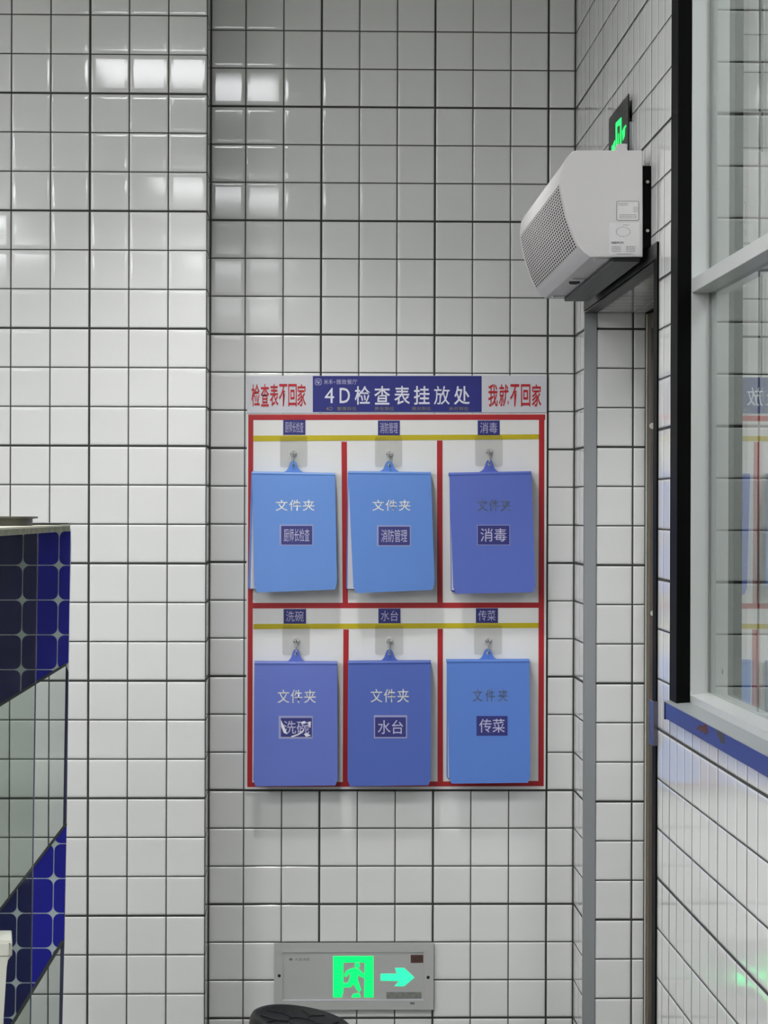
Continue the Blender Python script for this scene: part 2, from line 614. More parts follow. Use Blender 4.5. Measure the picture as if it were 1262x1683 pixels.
# door frame at the back of the reveal
dr = new('door_1', None, None, (0.86, DY0, 0), kind='structure')
part('frame_post', bx(0.853, 0.857, DY0 - 0.012, DY0 + 0.0, 0, DZ - 0.004, 0.002), M['cream'], dr)
part('frame_post', bx(0.857, 0.93, DY0 - 0.045, DY0 - 0.006, 0, DZ - 0.004, 0.003), M['brown'], dr)
part('frame_header', bx(0.860, 0.93, DY1 + 0.02, DY0 - 0.046, DZ - 0.045, DZ - 0.004, 0.003), M['brown'], dr)
bm = lathe(bmesh.new(), [(0, 0.0), (0.008, 0.0), (0.008, 0.003), (0, 0.004)], py(1072, 700, DY0 - 0.046), Vector((0, -1, 0)), 16)
part('hinge_pin', bm, M['cream'], dr)
bm = lathe(bmesh.new(), [(0, 0.0), (0.007, 0.0), (0.007, 0.003), (0, 0.004)], py(1073, 1008, DY0 - 0.046), Vector((0, -1, 0)), 16)
part('hinge_pin', bm, M['cream'], dr)
# latch keep on the near jamb
zt, zb = py(1080, 1151, -1.64).z, py(1080, 1224, -1.64).z
lk = thing('latch_keep', 'bluish steel latch keep on the near edge of the doorway, below the white window', 'latch', (0.70, -1.63, zb))
part('keep_box', bx(0.690, 0.7035, -1.668, -1.610, zb, zt, 0.001), M['lock'], lk)
part('side_plate', bx(0.7035, 0.716, -1.672, -1.664, zb - 0.004, zt - 0.003, 0.0005), M['brown'], lk)
for yy in (1195, 1212):
    bm = lathe(bmesh.new(), [(0, 0.002), (0.003, 0.0015), (0.0035, 0)], py(1083, yy, -1.668), Vector((0, -1, 0)), 12)
    part('screw', bm, M['chrome'], lk)

# ------------------------------------------------------------------ window in the right wall
wn = new('window_1', None, None, (XR, WY0, WZ0), kind='structure')
GY = -1.93          # plane of the jamb face that looks at the camera
GX = 0.762          # glass plane
part('black_post', bx(0.6995, 0.726, GY, WY0, WZ0 + 0.033, WZ1, 0.001), M['black'], wn)
part('jamb', bx(0.726, 0.775, GY, WY0 - 0.005, WZ0 + 0.04, WZ1, 0.001), M['pvc'], wn)
part('gasket', bx(0.7592, 0.7618, GY - 0.004, GY, WZ0 + 0.055, WZ1), M['greyp'], wn)
bm = bmesh.new()
prism(bm, [(0.726, GY, 1.140), (0.726, GY, 1.1545), (0.760, GY, 1.158), (0.775, GY, 1.158), (0.775, GY, 1.140)], (0, WY1 - GY, 0))
part('bottom_rail', bm, M['pvc'], wn)
part('transom', bx(0.727, 0.775, WY1, GY - 0.0005, 1.920, 1.947, 0.0012), M['pvc'], wn)
part('top_rail', bx(0.726, 0.775, WY1, GY, WZ1 - 0.04, WZ1, 0.001), M['pvc'], wn)
part('jamb', bx(0.726, 0.775, WY1, WY1 + 0.04, WZ0 + 0.05, WZ1 - 0.04, 0.001), M['pvc'], wn)
part('lower_pane', bx(GX, GX + 0.005, WY1 + 0.04, GY, 1.158, 1.920), M['wglass'], wn)
part('upper_pane', bx(GX, GX + 0.005, WY1 + 0.04, GY, 1.947, WZ1 - 0.04), M['wglass'], wn)
bm = bmesh.new()
prism(bm, [(0.688, WY0 + 0.0, 1.1355), (0.688, WY0, 1.1375), (0.722, WY0, 1.1400), (0.775, WY0, 1.1400), (0.775, WY0, 1.1355)], (0, WY1 - WY0, 0))
part('sill', bm, M['steel'], wn)
part('blue_band', bx(0.690, 0.703, WY1, WY0 - 0.008, WZ0 - 0.002, 1.1352, 0.001), M['band'], wn)
part('band_end_cap', bx(0.689, 0.703, WY0 - 0.008, WY0 - 0.001, WZ0 - 0.004, 1.1355, 0.001), M['black'], wn)
# dark red mark and a dark mark on the blue band
for pts in ([(1144, 1199), (1150, 1190), (1153, 1195), (1160, 1189), (1164, 1203), (1159, 1208), (1157, 1200), (1152, 1205), (1149, 1199)],
            ):
    bm = prism(bmesh.new(), [pxx(a, b, 0.6898) for a, b in pts], (0.0006, 0, 0))
    part('red_mark', bm, M['mark'], wn)
bm = prism(bmesh.new(), [pxx(a, b, 0.6898) for a, b in [(1176, 1197), (1184, 1200), (1189, 1208), (1191, 1224), (1184, 1220), (1179, 1208)]], (0.0006, 0, 0))
part('dark_mark', bm, M['blackp'], wn)
part('window_back_wall_lining', bx(GX + 0.0135, XR + 0.2495, WY1, WY0 - 0.06, WZ0, WZ0 + 0.012), M['paint'], wn)
bm = lathe(bmesh.new(), [(0, 0.001), (0.0055, 0.0009), (0.006, 0)], pxx(1187, 1103, GX - 0.0002), Vector((-1, 0, 0)), 20)
part('suction_dot', bm, M['smear'], wn)

# ------------------------------------------------------------------ ceiling LED panels, with added fill rows
for i, (x, y) in enumerate(PANEL_SPOTS):
    t = thing('ceiling_light', 'square white LED ceiling panel', 'ceiling light', (x, y, CEIL - 0.012), 'LED panels set in the ceiling')
    near = ('nearest the tiled wall', 'second from the tiled wall', 'third from the tiled wall', 'fourth from the tiled wall', 'fifth from the tiled wall', 'farthest from the tiled wall')
    lane = sorted([p for p in PANEL_SPOTS if p[0] == x], key=lambda p: -p[1])
    t['label'] = 'square LED ceiling panel %s in the %s row' % (near[lane.index((x, y))], {-0.435: 'right-hand', -1.9: 'middle', -3.3: 'left-hand'}[x])
    bm = bmesh.new()
    s, e = 0.31, 0.335
    for a in ((x - e, x + e, y - e, y - s), (x - e, x + e, y + s, y + e), (x - e, x - s, y - s, y + s), (x + s, x + e, y - s, y + s)):
        box(bm, *a, CEIL - 0.014, CEIL - 0.0005)
    part('frame', bm, M['pvc'], t)
    part('diffuser', bx(x - s, x + s, y - s, y + s, CEIL - 0.010, CEIL - 0.001), M['lamp'] if x > -1 else M['lamp2'], t)

# recessed downlight near the tiled wall
dl = thing('downlight', 'round recessed ceiling downlight close to the wall above the notice board', 'ceiling light', (-0.10, -0.95, CEIL))
part('trim_ring', lathe(bmesh.new(), [(0.125, 0.0), (0.125, -0.004), (0.105, -0.006), (0.10, -0.001), (0.10, 0.0)], (-0.10, -0.95, CEIL), n=32), M['pvc'], dl, True)
ld = bpy.data.lights.new('downlight_lamp', 'SPOT')
ld.energy = DOWN_W
ld.spot_size = math.radians(104)
ld.spot_blend = 0.75
ld.shadow_soft_size = 0.09
lo = bpy.data.objects.new('downlight_lamp', ld)
COL.objects.link(lo)
lo.parent = dl
lo.location = (0, 0, -0.02)
# fill panel added in the unseen corridor to brighten the reveal behind the glass
t = thing('ceiling_light', 'LED ceiling panel in the corridor behind the white window', 'ceiling light', (1.6, -2.6, CEIL - 0.012))
part('diffuser', bx(1.3, 1.9, -2.9, -2.3, CEIL - 0.010, CEIL - 0.001), M['lamp2'], t)
part('frame', bx(1.28, 1.92, -2.92, -2.28, CEIL - 0.006, CEIL - 0.0005), M['pvc'], t)

# ------------------------------------------------------------------ notice board on the back wall
BYF = -0.008        # face of the board


def onb(off=0.0):
    return lambda x, y: py(x, y, BYF - off)


nb = thing('notice_board', 'white wall board with red tape grid, yellow tape lines and navy header reading 4D', 'board', py(652, 1298, 0) , None)


def rectb(name, m, x0, y0, x1, y1, off, t, x2=None, y2=None, x3=None, y3=None, parent=None, **kw):
    """box standing on the board, its face off in front of it; optional other right-hand corners"""
    f = onb(off)
    p = [f(x0, y0), f(x1, y0 if y2 is None else y2), f(x1 if x2 is None else x2, y1 if y3 is None else y3), f(x0 if x3 is None else x3, y1)]
    bm = prism(bmesh.new(), p, (0, t, 0))
    return part(name, bm, m, parent or nb, **kw)


rectb('backing_panel', M['board'], 405.5, 680.5, 898.5, 1297, 0.0, 0.0078, x2=896.5, y2=679, x3=404)
hp = rectb('header_panel', M['head'], 406, 617.8, 898.5, 679.5, 0.0010, 0.0085, y2=617, y3=678)
rectb('blue_field', M['navy'], 514, 617.9, 791.5, 677.3, 0.0016, 0.0007, parent=hp)
f2 = onb(0.0020)
text('title_lettering', '4', f2, 533.5, 637.5, 549, 662.5, M['whitep'], hp, 0.0)
text('title_lettering', 'D', f2, 558, 637.5, 575, 662.5, M['whitep'], hp, 0.008)
for ch, a, b in (('检', 583, 608.5), ('查', 615, 641), ('表', 647.8, 673.6), ('挂', 680, 706), ('放', 713, 739), ('处', 745.8, 772)):
    text('title_lettering', ch, f2, a, 634.5, b, 665, M['whitep'], hp, 0.004 if ch == '放' else 0.012)
for ch, a, b in (('米禾', 532, 547), ('雅致餐厅', 552.5, 587)):
    text('shop_lettering', ch, f2, a, 623.5, b, 631.7, M['lilac'], hp, 0.0)
bm = lathe(bmesh.new(), [(0, 0.0003), (0.0016, 0.0003), (0.0016, 0)], f2(549.6, 628), Vector((0, -1, 0)), 10)
part('shop_dot', bm, M['lilac'], hp)


def rrect(x0, y0, x1, y1, r, n=4):
    out = []
    for cx, cy, a0 in ((x1 - r, y1 - r, 0), (x0 + r, y1 - r, 90), (x0 + r, y0 + r, 180), (x1 - r, y0 + r, 270)):
        for k in range(n + 1):
            a = math.radians(a0 + 90 * k / n)
            out.append((cx + r * math.cos(a), cy + r * math.sin(a)))
    return out


def shape(name, polys, Mf, m, parent, t=0.0004, dirv=(0, 1, 0), **kw):
    """flat outline(s) in photo pixels laid on surface Mf"""
    bm = curve_mesh(polys)
    for v in bm.verts:
        v.co = Mf(v.co.x, v.co.y)
    return part(name, bm, m, parent, **kw)


shape('shop_emblem', [rrect(517.3, 622.2, 528.3, 633, 3.2), rrect(518.1, 623, 527.5, 632.2, 2.6)], f2, M['lilac'], hp)
bm = bmesh.new()
for pts in ([(520, 625), (522, 624.5), (521, 629), (519.6, 630.5)], [(523, 624.8), (526, 625.2), (525.6, 626.4), (523.2, 626.2)], [(522.4, 627.2), (525.8, 628), (524.2, 631), (522, 630.6)]):
    prism(bm, [f2(*p) for p in pts], (0, 0.0002, 0))
part('shop_emblem_stroke', bm, M['lilac'], hp, kind='stuff')
for s, a, b in (('4D', 536, 546.5), ('整理到位', 554, 585.5), ('责任到位', 615.5, 647.5), ('培训到位', 676.5, 708), ('执行到位', 738, 769.5)):
    text('small_lettering', s, f2, a, 668.6, b, 674.6, M['dullp'], hp, 0.005, 1.15)
for k, ch in enumerate('检查表不回家'):
    text('red_lettering', ch, f2, 413.2 + 15.1 * k, 631, 427.2 + 15.1 * k, 668, M['redp'], hp, 0.013)
for k, ch in enumerate('我就不回家'):
    text('red_lettering', ch, f2, 802.4 + 17.9 * k, 631.3, 817.8 + 17.9 * k, 668.3, M['redp'], hp, 0.013)
# tape grid
R_ = M['red']
rectb('red_tape', R_, 408, 681.3, 896, 690.3, 0.0006, 0.0006, y2=681, y3=690)
rectb('red_tape', R_, 408, 690, 416.3, 1293, 0.0007, 0.0006, x2=414.5, x3=406.3)
rectb('red_tape', R_, 885.6, 689, 894.5, 1291.5, 0.0007, 0.0006, x2=893.5, x3=884.6)
rectb('red_tape', R_, 415, 991, 885.5, 1000, 0.0006, 0.0005, y2=990.3, y3=999)
rectb('red_tape', R_, 407, 1286, 893.5, 1293.5, 0.0006, 0.0005, y2=1283.5, y3=1292)
rectb('red_tape', R_, 561, 726, 570, 991, 0.0008, 0.0006, x2=571.8, x3=563)
rectb('red_tape', R_, 718, 724, 727, 990.5, 0.0008, 0.0006, x2=727.5, x3=718.5)
rectb('red_tape', R_, 564.2, 1034.5, 573, 1286, 0.0008, 0.0006, x2=572, x3=563)
rectb('red_tape', R_, 719, 1033.5, 727.7, 1285, 0.0008, 0.0006, x2=728, x3=719)
rectb('yellow_tape', M['yellow'], 416.3, 716, 885.3, 725.3, 0.0010, 0.0006, y2=713.8, y3=721.8)
rectb('yellow_tape', M['yellow'], 416.3, 1025.5, 885, 1034, 0.0010, 0.0006, y2=1023.7, y3=1032)
names = ['厨师长检查', '消防管理', '消毒', '洗碗', '水台', '传菜']
tags = [(465.3, 690, 501.8, 714.5), (621, 691.2, 657, 715.6), (785, 691, 821, 715.3), (466, 1001, 502.7, 1025), (621.8, 1000.2, 658, 1024.2), (782, 999.8, 818.2, 1023.8)]
for s, (a, b, c, d) in zip(names, tags):
    st = rectb('name_sticker', M['navyl'], a, b, c, d, 0.0014, 0.0006)
    g = 3.2 if len(s) > 2 else 3.8
    text('sticker_lettering', s, onb(0.0019), a + g, b + 3.2, c - g, d - 3.6, M['lilac'], st, 0.0, 1.0)

# ------------------------------------------------------------------ hooks and folders
hooks = [(482, 745, 460, 505, 717, 768), (639.8, 745.5, 616, 661, 717, 768), (803.5, 742.5, 780.5, 826, 716, 766.5),
         (487, 1053.5, 463.7, 509, 1028, 1077), (640, 1053.5, 616.3, 662.5, 1027.5, 1076.5), (802, 1052.5, 779, 825, 1027, 1076)]
hooklab = ['clear stick-on hook at upper left of the board, over the chef-check folder', 'clear stick-on hook at upper middle, over the second folder of the top row',
           'clear stick-on hook at upper right, over the periwinkle folder', 'clear stick-on hook at lower left, over the folder with a crinkled shiny sticker',
           'clear stick-on hook at lower middle, over the royal blue folder', 'clear stick-on hook at lower right, over the azure folder']
for (hx, hy, a, b, c, d), lb in zip(hooks, hooklab):
    base = py(hx, hy, BYF)
    t = thing('adhesive_hook', lb, 'hook', base, 'clear stick-on hooks on the board')
    f = onb(0.0022)
    bm = curve_mesh([rrect(a, c, b, d, 4)], 0.0)
    for v in bm.verts:
        v.co = f(v.co.x, v.co.y)
    part('clear_plate', bm, M['film'], t)
    bm = lathe(bmesh.new(), [(0.0095, -0.002), (0.0095, 0.0015), (0.0082, 0.003), (0.0070, 0.0015), (0.0, 0.0012)], f(hx, hy), Vector((0, -1, 0)), 20)
    part('round_boss', bm, M['clear'], t, True)
    p = f(hx, hy)
    bm = tube(bmesh.new(), [p + Vector(q) for q in ((0, 0, 0.001), (0, -0.007, 0.0), (0, -0.012, -0.006), (0, -0.013, -0.018), (0, -0.013, -0.026), (0, -0.017, -0.0335), (0, -0.023, -0.033), (0, -0.026, -0.026))], 0.0015)
    for sx in (-1, 1):
        tube(bm, [p + Vector(q) for q in ((0.007 * sx, -0.002, -0.001), (0.003 * sx, -0.008, -0.004), (0, -0.012, -0.008))], 0.0011, 6)
    part('wire_hook', bm, M['chrome'], t, True)

# front cover corners: TL TR BR BL, y of cover top depth, tab centre x, tab top y, back cover box, sheets
folders = [
    dict(m='sky', q=[(414, 775.5), (550.5, 778), (554, 969), (418.5, 974)], yt=-0.042, yb=-0.068, tab=(482, 757), back=[(413, 777), (549, 779), (545, 969), (408, 968)], pap=[(416, 782), (546, 782), (543, 968), (411.5, 967.5)],
         ti=(453, 821.5, 517, 839.5), st=(459.5, 862.3, 514.5, 896.3), ins=(462, 864.3, 513, 895), foil='foil', gap=1.15,
         lb='sky blue folder at upper left, back sheets peeping out at its left, glaring five-character sticker'),
    dict(m='sky2', q=[(572, 775), (708, 776.5), (714.5, 969.5), (581, 975)], yt=-0.042, yb=-0.070, tab=(639.5, 757), back=[(571.5, 777), (706, 778), (704, 968), (568.8, 968.5)], pap=[(573, 782), (704, 782), (702, 967.5), (571, 967.8)],
         ti=(612, 821.5, 674.5, 839.5), st=(619.5, 863.5, 675, 897.5), ins=(622, 865.5, 673.5, 896), foil='foil', gap=1.15,
         lb='mid blue folder hanging askew at upper middle, white sheets showing along its left edge'),
    dict(m='per', q=[(738.3, 777.5), (873, 775), (880.3, 973.5), (745, 976)], yt=-0.048, yb=-0.066, tab=(804, 755.5), back=[(738.5, 779), (871, 777), (872, 972), (741, 973)], pap=[(740.5, 800), (868, 782), (868, 970), (742.5, 970)],
         ti=(784.5, 820.5, 839, 840), st=(784, 862.7, 838, 896), ins=(785, 863.7, 837, 895), foil='dfoil', gap=1.05,
         lb='periwinkle blue folder at upper right with dull title and two-character sticker'),
    dict(m='per2', q=[(418, 1088), (554, 1088.5), (555, 1291), (416, 1292.5)], yt=-0.044, yb=-0.058, tab=(486.5, 1067), back=[(419, 1090), (552, 1090), (553, 1288), (418, 1289)], pap=[(421, 1094), (550, 1094), (551, 1286), (420, 1287)],
         ti=(456, 1133.5, 519, 1155.5), st=(458, 1176.5, 514, 1214.3), ins=(461.5, 1180, 512.5, 1211), foil='foil', gap=1.0,
         lb='violet blue folder at lower left with a crinkled shiny two-character sticker'),
    dict(m='roy', q=[(572, 1087.5), (708, 1086.5), (708, 1290.5), (571, 1292.5)], yt=-0.044, yb=-0.058, tab=(640, 1067), back=[(573, 1089), (706, 1088), (706, 1288), (573, 1289)], pap=[(575, 1094), (704, 1094), (704, 1286), (575, 1287)],
         ti=(609, 1132.5, 672, 1154.5), st=(614.5, 1175.5, 669, 1213.5), ins=(616.3, 1178.8, 667, 1211.3), foil='foil', gap=1.0,
         lb='royal blue folder at lower middle, the darkest of the six, with clear silver title'),
    dict(m='azu', q=[(734.3, 1085), (870, 1084.5), (871.5, 1286.5), (738, 1288)], yt=-0.044, yb=-0.060, tab=(801.5, 1066), back=[(734, 1087), (868, 1086), (866, 1280), (733.8, 1279.5)], pap=[(736, 1092), (864, 1090), (864, 1278), (736, 1278)],
         ti=(777, 1132.5, 834, 1153), st=(783, 1176.8, 834, 1209), ins=(783, 1176.8, 834, 1209), foil='dfoil', gap=1.35,
         lb='azure blue folder at lower right with faint widely spaced title'),
]


def smoothquad(q, rad=4.0, only_bottom=True):
    """outline of quad q (TL TR BR BL) with rounded bottom corners, pixels"""
    out = []
    for i in range(4):
        p = Vector(q[i]); a = Vector(q[i - 1]); b = Vector(q[(i + 1) % 4])
        if only_bottom and i < 2:
            out.append(tuple(p))
            continue
        da = (a - p).normalized() * rad
        db = (b - p).normalized() * rad
        for k in range(5):
            t = k / 4
            out.append(tuple((p + da) * (1 - t) ** 2 + p * 2 * t * (1 - t) + (p + db) * t * t))
    return out


for fi, fd in enumerate(folders):
    q = fd['q']
    yt, yb = fd['yt'], fd['yb']
    ytop = (q[0][1] + q[1][1]) / 2
    ybot = (q[2][1] + q[3][1]) / 2
    m = FOLD[fd['m']]

    def cov(off=0.0, yt=yt, yb=yb, ytop=ytop, ybot=ybot):
        def g(x, y):
            t = (y - ytop) / (ybot - ytop)
            tt = min(max(t, 0.0), 1.0)
            return py(x, y, yt + (yb - yt) * (tt ** 0.8 if tt > 0 else 0) - off)
        return g
    root = thing('file_folder', fd['lb'], 'folder', py(fd['tab'][0], fd['tab'][1] + 8, -0.03), 'blue file folders hung on the board')
    # front cover as a gently bowed sheet
    C = cov()
    bm = bmesh.new()
    nx, nz = 8, 18
    grid = []
    for j in range(nz + 1):
        t = j / nz
        L = Vector(q[0]).lerp(Vector(q[3]), t)
        R = Vector(q[1]).lerp(Vector(q[2]), t)
        ins_ = 0.0
        dd = (1 - t) * (ybot - ytop)
        if dd < 4:
            ins_ = 4 - math.sqrt(max(0, 16 - (4 - dd) ** 2))
        row = []
        for i in range(nx + 1):
            s = i / nx
            P = L.lerp(R, s)
            P.x += ins_ * (1 - 2 * s)
            v = C(P.x, P.y)
            row.append(v)
        grid.append(row)
    for k, off in ((0, 0.0), (1, 0.0014)):
        g = [[bm.verts.new(v + Vector((0, off, 0))) for v in row] for row in grid]
        for j in range(nz):
            for i in range(nx):
                bm.faces.new((g[j][i], g[j][i + 1], g[j + 1][i + 1], g[j + 1][i]))
        if k == 0: g0 = g
    ring = lambda g: [g[0][i] for i in range(nx + 1)] + [g[j][nx] for j in range(1, nz + 1)] + [g[nz][i] for i in range(nx - 1, -1, -1)] + [g[j][0] for j in range(nz - 1, 0, -1)]
    A, B = ring(g0), ring(g)
    for i in range(len(A)):
        bm.faces.new((A[i], A[(i + 1) % len(A)], B[(i + 1) % len(A)], B[i]))
    part('front_cover', bm, m, root, True, autos=40)
    # back cover, sheets, spine over the top
    Yb = -0.0125
    bm = prism(bmesh.new(), [py(x, y, Yb) for x, y in smoothquad(fd['back'], 4)], (0, 0.0014, 0))
    part('back_cover', bm, m, root)
    bm = prism(bmesh.new(), [py(x, y, -0.0245) for x, y in fd['pap']], (0, 0.0105, 0))
    part('paper_sheets', bm, M['paper'], root)
    a, b = py(q[0][0], q[0][1] - 0.5, yt), py(q[1][0], q[1][1] - 0.5, yt)
    bm = bmesh.new()
    prof = [(yt - 0.001, -0.0088), (yt - 0.0022, -0.004), (yt - 0.0005, -0.0006), (yt + 0.003, 0.0006), (Yb + 0.0016, 0.0006), (Yb + 0.0016, -0.0088), (Yb + 0.0005, -0.0088), (Yb + 0.0003, -0.0012), (yt + 0.004, -0.0012), (yt + 0.0008, -0.0025), (yt + 0.0006, -0.0088)]
    va = [bm.verts.new((a.x, y_, a.z + z_)) for y_, z_ in prof]
    vb = [bm.verts.new((b.x, y_, b.z + z_)) for y_, z_ in prof]
    bm.faces.new(va); bm.faces.new(vb[::-1])
    for i in range(len(prof)):
        bm.faces.new((va[i], vb[i], vb[(i + 1) % len(prof)], va[(i + 1) % len(prof)]))
    part('spine', bm, m, root)
    # hanging tab with a hole
    tx, ty = fd['tab']
    base = ytop + 1.0
    hh = base - ty
    half = [(16.2, 0), (15.6, 2.2), (11.5, 4.2), (8.6, 8), (6.8, 13), (5.2, hh - 3.5), (3.0, hh - 0.8), (0, hh)]
    outl = [(tx + w_, base - h_) for w_, h_ in half] + [(tx - w_, base - h_) for w_, h_ in reversed(half[:-1])]
    hole = [(tx + 2.3 * math.cos(t), ty + 7.6 + 2.6 * math.sin(t)) for t in [2 * math.pi * k / 12 for k in range(12)]]
    bm = curve_mesh([outl, hole], 0.6)
    for v in bm.verts:
        v.co = py(v.co.x, v.co.y, -0.0225 - v.co.z * 0.0012)
    part('hanging_tab', bm, m, root)
    # title foil and name sticker
    x0_, y0_, x1_, y1_ = fd['ti']
    cw = (x1_ - x0_) / 3
    ww = cw * (0.92 if fd['gap'] < 1.2 else 0.8)
    for k, ch in enumerate('文件夹'):
        xa = x0_ + k * (x1_ - x0_ - ww) / 2
        text('title_lettering', ch, cov(0.0006), xa, y0_, xa + ww, y1_, M[fd['foil']], root, 0.004)
    a, b, c, d = fd['st']
    bm = prism(bmesh.new(), [cov(0.0005)(x, y) for x, y in ((a, b), (c, b), (c, d), (a, d))], (0, 0.0004, 0))
    st = part('name_sticker', bm, M['filmedge'] if fd['st'] != fd['ins'] else M['navyl'], root)
    a, b, c, d = fd['ins']
    bm = prism(bmesh.new(), [cov(0.0008)(x, y) for x, y in ((a, b), (c, b), (c, d), (a, d))], (0, 0.0003, 0))
    part('navy_field', bm, M['navyl'], st)
    g = 4.5
    text('sticker_lettering', names[fi], cov(0.0012), a + g, b + 4.6, c - g, d - 5, M['lilac'], st, 0.004 if len(names[fi]) == 2 else 0.0)
    if fi == 3:     # glints on the creases of the shiny film, painted white
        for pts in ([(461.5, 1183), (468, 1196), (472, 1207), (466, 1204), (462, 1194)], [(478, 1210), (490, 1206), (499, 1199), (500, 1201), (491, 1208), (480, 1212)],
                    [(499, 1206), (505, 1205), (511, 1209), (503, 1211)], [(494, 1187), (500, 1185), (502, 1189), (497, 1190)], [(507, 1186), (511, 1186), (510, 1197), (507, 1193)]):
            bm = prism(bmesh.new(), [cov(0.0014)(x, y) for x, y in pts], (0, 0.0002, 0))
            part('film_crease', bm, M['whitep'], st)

# ------------------------------------------------------------------ floor level exit sign on the back wall
sg = thing('exit_sign', 'brushed metal exit sign low on the back wall with lit runner and right arrow', 'exit sign', py(581, 1660, 0))


def on(Y):
    return lambda x, y: py(x, y, Y)


SY = -0.012
a, b = py(450.4, 1550.5, SY), py(712.3, 1659.5, SY)
i0, i1 = py(464.6, 1565.5, SY), py(696.3, 1643.3, SY)
bm = bmesh.new()
for c in ((a.x, b.x, i0.z, a.z), (a.x, b.x, b.z, i1.z), (a.x, i0.x, i1.z, i0.z), (i1.x, b.x, i1.z, i0.z)):
    box(bm, c[0], c[1], SY, 0.0, c[2], c[3])
bmesh.ops.remove_doubles(bm, verts=bm.verts, dist=1e-5)
part('rim', bm, M['plate'], sg)
part('face_panel', bx(i0.x, i1.x, SY + 0.0025, -0.001, i1.z, i0.z), M['plate'], sg)
part('lower_lip', bx(i0.x, i1.x, SY - 0.0006, SY + 0.001, i1.z - 0.0012, i1.z + 0.0009), M['whitep'], sg)
S = on(SY + 0.0018)
cz = lambda pts: [(440 + x / 4.352, 1540 + y / 4.352) for x, y in pts]
shape('lit_doorway', [cz([(468, 137), (755, 137), (755, 432), (690, 432), (694, 182), (540, 182), (540, 390), (528, 432), (468, 432)])], S, M['green'], sg)
S2 = on(SY + 0.0014)
shape('lit_runner', [cz([(575, 235), (612, 222), (650, 228), (674, 252), (694, 270), (694, 294), (665, 284), (650, 266), (641, 300), (656, 345), (668, 378), (652, 395), (634, 372), (614, 332), (602, 350), (590, 360), (534, 360), (524, 346), (530, 330), (574, 330), (588, 290), (593, 262), (580, 264), (562, 288), (546, 276), (558, 250)])], S2, M['green'], sg)
shape('lit_runner_head', [cz([(640 + 19 * math.cos(t), 203 + 19 * math.sin(t)) for t in [2 * math.pi * k / 16 for k in range(16)]])], S2, M['green'], sg)
shape('lit_runner_foot', [cz([(598, 432), (614, 406), (656, 402), (664, 432)])], S2, M['green'], sg)
shape('lit_arrow', [cz([(808, 263), (925, 263), (910, 222), (975, 222), (1048, 290), (975, 352), (906, 352), (940, 315), (808, 312)])], S, M['cyan'], sg)
shape('hologram_sticker', [cz([(1022, 128), (1112, 128), (1112, 185), (1022, 185)])], S, M['holo'], sg)
shape('grey_label', [cz([(848, 394), (1100, 394), (1100, 440), (848, 443)])], S, M['smear'], sg)
shape('small_emblem', [cz([(150, 160), (165, 148), (180, 160), (165, 172)])], S, M['smear'], sg)
text('faint_lettering', '大连消防', S, 440 + 192 / 4.352, 1540 + 150 / 4.352, 440 + 302 / 4.352, 1540 + 170 / 4.352, M['smear'], sg)
shape('small_mark', [cz([(1018, 466), (1050, 466), (1050, 482), (1018, 482)])], on(SY - 0.0003), M['greyp'], sg)
for x, y in ((458.8, 1603.8), (703.6, 1606.4)):
    bm = lathe(bmesh.new(), [(0, 0.0012), (0.003, 0.0010), (0.0043, 0.0)], py(x, y, SY), Vector((0, -1, 0)), 14)
    part('screw', bm, M['dark'], sg)

# ------------------------------------------------------------------ exit sign above the door on the right wall
XS = 0.690
S3 = lambda off: (lambda x, y: pxx(x, y, XS - off))
p0, p1 = pxx(1000.3, 197, XS), pxx(1032, 153, XS)
zt = (p0.z + p1.z) / 2
zb = 2.235
es = thing('exit_sign', 'steel exit sign with green lit runner above the door, behind the air curtain', 'exit sign', (XR, (p0.y + p1.y) / 2, zb))
part('face_panel', bx(XS, XS + 0.003, p1.y, p0.y, zb, zt), M['darksteel'], es)
part('housing', bx(XS + 0.003, XR, p1.y + 0.004, p0.y - 0.03, zb, zt - 0.06), M['steel'], es)
c3 = lambda pts: [(930 + x / 6.474, y / 6.474) for x, y in pts]
shape('lit_doorway', [c3([(528, 1310), (590, 1245), (590, 1600), (575, 1600), (575, 1330), (545, 1350), (545, 1600), (530, 1600)])], S3(0.0006), M['green'], es)
shape('lit_runner', [c3([(556, 1430), (562, 1410), (566, 1440), (562, 1500), (567, 1560), (562, 1580), (558, 1530), (553, 1550)])], S3(0.0008), M['green'], es)
shape('lit_arrow', [c3([(598, 1395), (618, 1350), (640, 1325), (640, 1345), (626, 1372), (624, 1450), (604, 1500), (600, 1440)])], S3(0.0006), M['green'], es)
shape('lit_lettering', [c3([(484, 1560), (500, 1540), (518, 1490), (524, 1500), (520, 1560), (520, 1600), (484, 1600)])], S3(0.0006), M['green'], es)

# ------------------------------------------------------------------ air curtain over the door
NY, FY = -1.536, -0.50
pp = lambda x, y: (py(x, y, NY).x, py(x, y, NY).z)
prof = [pp(*p) for p in [(1055.3, 247.6), (947, 247.6), (940, 250), (930.5, 261), (923.6, 272.5), (921.2, 290), (921.5, 305), (924.8, 324), (931.2, 352), (941.5, 382), (951.5, 404.0), (959, 413.5), (970.8, 422), (1055.6, 421.5)]]
ac = thing('air_curtain', 'long white air curtain with slotted front grille mounted above the door', 'air curtain', (XR, (NY + FY) / 2, prof[-1][1]))
body = prism(bmesh.new(), [(x, NY + 0.002, z) for x, z in prof], (0, FY - NY - 0.004, 0))
part('housing', body, M['curtain'], ac, True, autos=30)
cxp = sum(p[0] for p in prof) / len(prof)
czp = sum(p[1] for p in prof) / len(prof)


def scaled(s):
    return [(cxp + (x - cxp) * s, czp + (z - czp) * s) for x, z in prof]


